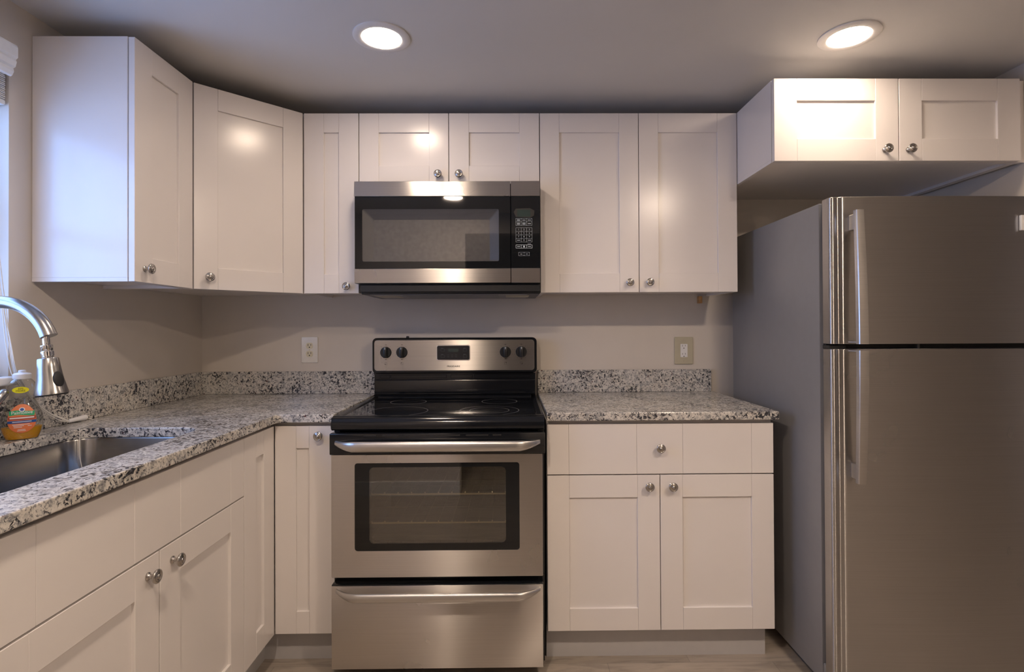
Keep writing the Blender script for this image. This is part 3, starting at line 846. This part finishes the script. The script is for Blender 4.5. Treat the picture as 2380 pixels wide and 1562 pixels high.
# stainless frame of the door as four strips round the window
wx0, wx1, wz0, wz1 = 0.9278, 1.5082, 0.4394, 0.7483
b = B()
OUT = rrect(0.8455, 1.5905, 0.3465, 0.7780, 0.004, 6); INN = rrect(wx0, wx1, wz0, wz1, 0.010, 6)
loft(b, [[(x, -0.652, z) for x, z in OUT], [(x, -0.689, z) for x, z in OUT], [(x + (0.001 if x < RC else -0.001), -0.690, z + (0.001 if z < 0.56 else -0.001)) for x, z in OUT],
         [(x, -0.690, z) for x, z in INN], [(x, -0.652, z) for x, z in INN]], cap0=False, cap1=False)
part('door_panel', b, 'steel', od)
ix0, ix1, iz0, iz1 = 0.9790, 1.4600, 0.4650, 0.7330
b = B()
INN2 = rrect(ix0, ix1, iz0, iz1, 0.016, 6)
loft(b, [[(x, -0.660, z) for x, z in INN], [(x, -0.6885, z) for x, z in INN], [(x, -0.6885, z) for x, z in INN2], [(x, -0.660, z) for x, z in INN2]], cap0=False, cap1=False)
part('window_border', b, 'blackglass', od)
b = B(); prism(b, INN2, 'y', -0.6885, -0.684)
part('window_glass', b, 'ovenglass', od)
def bar_handle(x0, x1, z, yend, ymid, hh, dd, n=40):
    bm = B(); loops = []
    for i in range(n + 1):
        s = -1 + 2 * i / n
        x = (x0 + x1) / 2 + s * (x1 - x0) / 2
        e = min(1.0, (1 - abs(s)) / 0.24)
        k = math.sin(e * PI / 2) ** 0.9 if e > 0 else 0
        y = yend + (ymid - yend) * k
        hz = hh * (0.42 + 0.58 * min(1, e * 1.3)); hd = dd
        lp = []
        for j in range(16):
            a = 2 * PI * j / 16
            lp.append((x, y + hd / 2 * math.cos(a), z + hz / 2 * math.copysign(abs(math.sin(a)) ** 0.8, math.sin(a)) + 0.004 * (1 - k)))
        loops.append(lp)
    loft(bm, loops)
    return bm
part('oven_handle', bar_handle(0.8610, 1.5820, 0.8165, -0.692, -0.744, 0.036, 0.018), 'steel_sm', od, smooth=True)
# storage drawer
b = B(); box(b, RX0 + 0.002, RX1 - 0.002, -0.652, -0.640, 0.026, 0.337)
box(b, 0.8440, 1.5915, -0.687, -0.652, 0.024, 0.3205, 0.004, seg=2)
dr = part('storage_drawer', b, 'black', c, smooth=True)
b = B(); box(b, 0.8458, 1.5897, -0.691, -0.6865, 0.0262, 0.3175, 0.0015, seg=2)
part('drawer_panel', b, 'steel', dr, smooth=True)
part('drawer_handle', bar_handle(0.8640, 1.5800, 0.2990, -0.6915, -0.742, 0.031, 0.018), 'steel_sm', dr, smooth=True)
for x in (0.89, 1.55):
    for y in (-0.60, -0.09):
        b = B(); lathe(b, [(0.022, -0.0118), (0.022, 0.0), (0.012, 0.004), (0.012, 0.0405)], Matrix.Translation((x, y, 0)), 16)
        part('foot', b, 'rubber', c)

# ------------------------------------------------------------------ microwave
MX0, MX1 = 0.8485, 1.6010
YM = -0.410
c = thing('microwave_oven', 'over the range microwave with black glass door and steel bands', 'microwave', (1.2247, -0.2, 1.36))
b = B(); box(b, MX0 + 0.012, MX1 - 0.004, -0.372, -0.002, 1.385, 1.8205)
box(b, MX0 + 0.016, MX1 + 0.001, -0.388, -0.372, 1.372, 1.402, 0.002)
box(b, MX0 + 0.016, MX1 - 0.0, -0.372, -0.03, 1.364, 1.385, 0.003)
part('microwave_body', b, 'blackm', c)
b = B(); box(b, MX0 + 0.05, MX1 - 0.05, -0.365, -0.05, 1.3625, 1.3640)
un = part('underside_panel', b, 'fr_side', c)
for x0, x1 in ((0.90, 1.00), (1.46, 1.56)):
    b = B(); box(b, x0, x1, -0.30, -0.16, 1.3610, 1.3626, 0.0005); part('task_light_lens', b, 'plateb', un)
b = B(); box(b, 1.03, 1.43, -0.34, -0.10, 1.3610, 1.3626, 0.0005); part('grease_filter', b, 'mwframe', un)
# door: bands and glass (front face at YM)
XS = 1.4820
b = B(); box(b, MX0, XS - 0.0015, -0.3850, -0.3725, 1.4065, 1.8200, 0.001)
for z0_, z1_ in ((1.4065, 1.4652), (1.7588, 1.8200)): box(b, MX0, XS - 0.0015, -0.4000, -0.3850, z0_, z1_)
for x0_, x1_ in ((MX0, 0.872), (1.442, XS - 0.0015)): box(b, x0_, x1_, -0.4000, -0.3850, 1.4652, 1.7588)
md = part('microwave_door', b, 'blackm', c)
def band(x0, x1, z0, z1, par, nm='steel_band'):
    bm = B(); pr = [(-0.3995, z0), (-0.4125, z0 + 0.001), (-0.4150, z0 + (z1 - z0) * 0.5), (-0.4125, z1 - 0.001), (-0.3995, z1)]
    prism(bm, pr, 'x', x0, x1)
    return part(nm, bm, 'steel', par, smooth=True)
def flatband(x0, x1, z0, z1, par, tilt):
    bm = B(); prism(bm, [(-0.3995, z0), (-0.4112 - tilt, z0), (-0.4122 - tilt, z0 + 0.001), (-0.4122, z1 - 0.001), (-0.4112, z1), (-0.3995, z1)], 'x', x0, x1)
    return part('steel_band', bm, 'steel', par)
flatband(MX0, XS - 0.0015, 1.7590, 1.8200, md, 0.002); flatband(MX0, XS - 0.0015, 1.4070, 1.4650, md, -0.002)
gx0, gx1, gz0, gz1 = MX0 + 0.0015, XS - 0.0015, 1.4652, 1.7588
ox0, ox1, oz0, oz1 = 0.8800, 1.4340, 1.4945, 1.7075
nx0, nx1, nz0, nz1 = 0.9200, 1.3960, 1.4980, 1.6680
b = B()
O1 = rrect(gx0, gx1, gz0, gz1, 0.001, 4); O2 = rrect(ox0, ox1, oz0, oz1, 0.006, 4); O3 = rrect(nx0, nx1, nz0, nz1, 0.006, 4)
loft(b, [[(x, -0.4002, z) for x, z in O1], [(x, -0.4105, z) for x, z in O1], [(x, -0.4105, z) for x, z in O2], [(x, -0.4085, z) for x, z in O2]], cap0=False, cap1=False)
part('glass_border', b, 'blackglass', md)
b = B(); loft(b, [[(x, -0.4085, z) for x, z in O2], [(x, -0.3875, z) for x, z in O3]], cap0=False, cap1=False)
part('window_frame', b, 'mwframe', md)
b = B(); b.faces.new([b.verts.new((x, -0.3874, z)) for x, z in O3])
part('window_screen', b, 'mwscreen', md)
b = B(); prism(b, O2, 'y', -0.4104, -0.4092)
part('window_glass', b, 'mwglass', md)
# control side
b = B(); box(b, XS + 0.0015, MX1, -0.4000, -0.3725, 1.4065, 1.8205, 0.001)
mc = part('control_housing', b, 'blackm', c)
flatband(XS + 0.0015, MX1, 1.7595, 1.8205, mc, 0.002); flatband(XS + 0.0015, MX1, 1.4070, 1.4655, mc, -0.002)
b = B(); box(b, XS + 0.0018, MX1, -0.4105, -0.3995, 1.4658, 1.7592, 0.001)
cf = part('control_face', b, 'blackglass', mc)
b = B(); prism(b, [(1.494, 1.694), (1.503, 1.708), (1.560, 1.710), (1.579, 1.700), (1.577, 1.680), (1.562, 1.671), (1.503, 1.674)], 'y', -0.4109, -0.4100)
part('display_surround', b, 'slot', cf)
b = B(); box(b, 1.5085, 1.5625, -0.4113, -0.4105, 1.6755, 1.7035)
part('display', b, 'lcd', cf)
b = B()
def grid(x0, x1, z0, z1, nx, nz, w=0.0007):
    for i in range(nx + 1):
        x = x0 + (x1 - x0) * i / nx; box(b, x - w / 2, x + w / 2, -0.4109, -0.4104, z0, z1)
    for j in range(nz + 1):
        z = z0 + (z1 - z0) * j / nz; box(b, x0, x1, -0.4109, -0.4104, z - w / 2, z + w / 2)
KX0, KX1 = 1.5030, 1.5690
grid(KX0, KX1, 1.6395, 1.6685, 3, 2); grid(KX0, KX1, 1.5720, 1.6300, 3, 4); grid(KX0, KX1, 1.5470, 1.5605, 3, 1, 0.0014); grid(1.5140, 1.5580, 1.5160, 1.5305, 2, 1)
cw = (KX1 - KX0) / 3
for i in range(3):
    x = KX0 + cw * (i + 0.5)
    for z in (1.6612, 1.6467):
        for dz in ((0.0022, -0.0022) if (i < 2 and (i, z) != (1, 1.6612)) else (0.0,)): box(b, x - 0.0065, x + 0.0065, -0.4109, -0.4104, z + dz - 0.0011, z + dz + 0.0011)
for i in (0, 2):
    x = KX0 + cw * (i + 0.5)
    box(b, x - 0.0065, x + 0.0065, -0.4109, -0.4104, 1.5782, 1.5804)
    box(b, x - 0.0062, x + 0.0062, -0.4109, -0.4104, 1.5525, 1.5547)
box(b, KX0 + cw * 1.5 - 0.003, KX0 + cw * 1.5 + 0.003, -0.4109, -0.4104, 1.5500, 1.5572)
box(b, KX0 + cw * 2.5 - 0.007, KX0 + cw * 2.5 + 0.006, -0.4109, -0.4104, 1.5638, 1.5652)
for x in (1.525, 1.547): box(b, x - 0.0045, x + 0.0045, -0.4109, -0.4104, 1.5222, 1.5240)
for r, row in enumerate(('123', '456', '789', ' 0 ')):
    for i, ch in enumerate(row):
        if ch != ' ': text_into(b, ch, 0.0088, front(KX0 + cw * (i + 0.5), -0.4106, 1.6300 - 0.0145 * (r + 0.5)))
part('keypad_print', b, 'printw', cf)

# ------------------------------------------------------------------ refrigerator
GX0, GX1 = 2.5270, 3.2850
c = thing('refrigerator', 'tall stainless steel top freezer refrigerator at the right wall', 'refrigerator', ((GX0 + GX1) / 2, -0.45, -0.012))
b = B(); box(b, GX0, GX1, -0.780, -0.070, 0.02, 1.6400, 0.004, seg=2)
part('refrigerator_body', b, 'fr_side', c, smooth=True)
b = B(); box(b, GX0 + 0.012, GX1 - 0.012, -0.7975, -0.7805, 0.09, 1.6390)
part('door_gasket', b, 'rubber', c)
def fr_profile():
    key = [(0.001, -0.798), (0.001, -0.826), (0.0018, -0.8330), (0.0045, -0.8380), (0.0095, -0.8412), (0.0145, -0.8420), (0.0190, -0.8412), (0.0235, -0.8398), (0.0280, -0.8400), (0.0325, -0.8422), (0.0380, -0.8455), (0.0440, -0.8470), (0.0510, -0.8474)]
    sm = smooth_path([(x, y, 0) for x, y in key[1:]], 4)
    L = [(GX0 + key[0][0], key[0][1])] + [(GX0 + p.x, p.y) for p in sm]
    NL = len(L)
    for i in range(1, 20):
        s = i / 20
        x = GX0 + 0.051 + (GX1 - GX0 - 0.102) * s
        L.append((x, -0.8474 - 0.010 * (1 - (2 * s - 1) ** 2)))
    Rr = [(GX0 + GX1 - x, y) for x, y in L[:NL]][::-1]
    return L + Rr
FP = fr_profile()
def fr_door(z0, z1, name):
    bm = B()
    prism(bm, FP, 'z', z0, z1)
    return part(name, bm, 'steel_fr', c, smooth=True, bevel=0.0015)
fd1 = fr_door(1.1645, 1.6465, 'freezer_door')
fd2 = fr_door(0.060, 1.1480, 'refrigerator_door')
def fr_handle(z_foot, z_gap, door_):
    bm = B(); n = 20; loops = []
    for i in range(n + 1):
        s = i / n
        z = z_foot + (z_gap - z_foot) * s
        y = -0.8875 - 0.020 * math.sin(s * PI / 2)
        hw = 0.0128 + 0.0030 * math.sin(s * PI / 2)
        xc = 2.5965 - 0.004 * math.sin(s * PI / 2)
        loops.append([(xc + dx, y + dy, z) for dx, dy in ((-hw, 0.012), (-hw, -0.002), (-hw + 0.002, -0.0048), (0, -0.0054), (hw - 0.002, -0.0048), (hw, -0.002), (hw, 0.012))])
    loft(bm, loops)
    h = part('door_handle', bm, 'steel_sm', door_, smooth=True)
    return h
h1 = fr_handle(1.5950, 1.1660, fd1); h2 = fr_handle(0.7200, 1.1465, fd2)
def mount(z0, z1, par_, x0=2.5865, x1=2.6055, yo=-0.8765):
    bm = B(); box(bm, x0, x1, yo, -0.8478, min(z0, z1), max(z0, z1), 0.002)
    return part('handle_mount', bm, 'steel_sm', par_)
mount(1.5330, 1.5850, fd1); mount(1.1670, 1.1760, fd1, 2.5800, 2.6050, -0.896)
mount(0.7300, 0.7800, fd2); mount(1.1390, 1.1475, fd2, 2.5800, 2.6050, -0.896)
b = B(); box(b, 3.1440, 3.2000, -0.8620, -0.8530, 1.5330, 1.5825, 0.001)
part('badge', b, 'whitep', fd1, label='white rectangular badge')
b = B(); box(b, GX0 + 0.004, GX0 + 0.060, -0.826, -0.790, 1.1485, 1.1600, 0.001)
part('hinge', b, 'blackm', c)
b = B(); lathe(b, [(0.006, 1.1485), (0.006, 1.164)], Matrix.Translation((GX0 + 0.30, -0.826, 0)), 12)
part('hinge_pin', b, 'blackm', c)
b = B(); box(b, GX0 + 0.003, GX1 - 0.003, -0.800, -0.7805, 0.0, 0.088, 0.002)
part('kick_grille', b, 'fr_side', c)
for x in (GX0 + 0.06, GX1 - 0.06):
    for y in (-0.70, -0.14):
        b = B(); lathe(b, [(0.02, -0.0118), (0.02, 0.022)], Matrix.Translation((x, y, 0)), 14); part('foot', b, 'rubber', c)

# ------------------------------------------------------------------ outlets
c = thing('wall_outlet', 'white plate outlet with ivory sockets left of the range', 'outlet', (0.5158, 0.0, 1.123))
b = B(); prism(b, rrect(0.4765, 0.5552, 1.0605, 1.1850, 0.004, 3), 'y', -0.006, -0.0005); part('plate', b, 'platew', c, bevel=0.0022)
def receptacle(cx, cz, y, par_, mat):
    bm = B()
    pts = [(cx + 0.0165 * math.cos(a), cz + max(-0.0142, min(0.0142, 0.0175 * math.sin(a)))) for a in [2 * PI * i / 28 for i in range(28)]]
    prism(bm, pts, 'y', y - 0.0018, y)
    o = part('socket', bm, mat, par_)
    bm = B(); yy = y - 0.0018
    box(bm, cx - 0.0078, cx - 0.0055, yy - 0.0003, yy, cz - 0.001, cz + 0.0085); box(bm, cx + 0.0055, cx + 0.0078, yy - 0.0003, yy, cz, cz + 0.0085)
    lathe(bm, [(0.0028, 0.0), (0.0028, 0.0003)], Matrix.Translation((cx, yy, cz - 0.0072)) @ Matrix.Rotation(PI / 2, 4, 'X'), 12)
    part('slots', bm, 'slot', o)
receptacle(0.5158, 1.1425, -0.006, c, 'ivory'); receptacle(0.5158, 1.1035, -0.006, c, 'ivory')
b = B(); lathe(b, [(0.003, 0), (0.003, 0.001), (0.0, 0.0014)], Matrix.Translation((0.5158, -0.006, 1.123)) @ Matrix.Rotation(PI / 2, 4, 'X'), 12); part('screw', b, 'ivory', c)
c = thing('wall_outlet', 'beige plate outlet with white rectangular socket by the refrigerator', 'outlet', (2.316, 0.0, 1.110))
b = B(); prism(b, rrect(2.2710, 2.3610, 1.0445, 1.1765, 0.004, 3), 'y', -0.0075, -0.0005); part('plate', b, 'plateb', c, bevel=0.0025)
b = B(); box(b, 2.2995, 2.3335, -0.0095, -0.0074, 1.0785, 1.1425, 0.0008); o = part('socket', b, 'whitep', c)
for cz in (1.130, 1.0905):
    b = B()
    box(b, 2.3075, 2.3092, -0.0099, -0.0094, cz, cz + 0.008); box(b, 2.3215, 2.3232, -0.0099, -0.0094, cz + 0.001, cz + 0.008)
    lathe(b, [(0.0024, 0.0), (0.0024, 0.0004)], Matrix.Translation((2.3155, -0.0095, cz - 0.008)) @ Matrix.Rotation(PI / 2, 4, 'X'), 12)
    part('slots', b, 'slot', o)
for z in (1.161, 1.060):
    b = B(); lathe(b, [(0.003, 0), (0.003, 0.001), (0.0, 0.0014)], Matrix.Translation((2.316, -0.0075, z)) @ Matrix.Rotation(PI / 2, 4, 'X'), 12); part('screw', b, 'plateb', c)

# small raw wood block under the wall cabinet
b = B(); box(b, 2.3835, 2.3990, -0.030, -0.001, 1.338, 1.3715, 0.001); box(b, 2.390, 2.3935, -0.033, -0.030, 1.340, 1.3715)
solo('wood_block', b, 'wood', 'tiny raw wood block under the tall wall cabinet beside the refrigerator', 'wood block')

# ------------------------------------------------------------------ recessed ceiling lights
def downlight(L1, label, mat):
    c = thing('recessed_light', label, 'ceiling light', L1, 'recessed ceiling lights')
    b = B()
    lathe(b, [(0.094, -0.0005), (0.094, -0.004), (0.088, -0.007), (0.070, -0.0075), (0.066, -0.006), (0.066, -0.0005)], Matrix.Translation(L1), 48, False, False)
    part('trim_ring', b, 'trimring', c, smooth=True)
    b = B(); lathe(b, [(0.0658, -0.0008), (0.0658, -0.0040), (0.050, -0.0050), (0.0, -0.0056)], Matrix.Translation(L1), 48)
    part('lens', b, mat, c, smooth=True)
    return c
c = downlight((1.052, -0.793, CEIL), 'round recessed ceiling light above the range', 'lens')
dup(c, (2.622, -0.803, CEIL), 'round recessed ceiling light above the refrigerator cabinet')
c = downlight((1.060, -2.21, CEIL), 'round recessed ceiling light near the camera on the sink side', 'lens_rear')
downlight((2.622, -2.21, CEIL), 'round recessed ceiling light near the camera on the refrigerator side', 'lens_rear_bright')
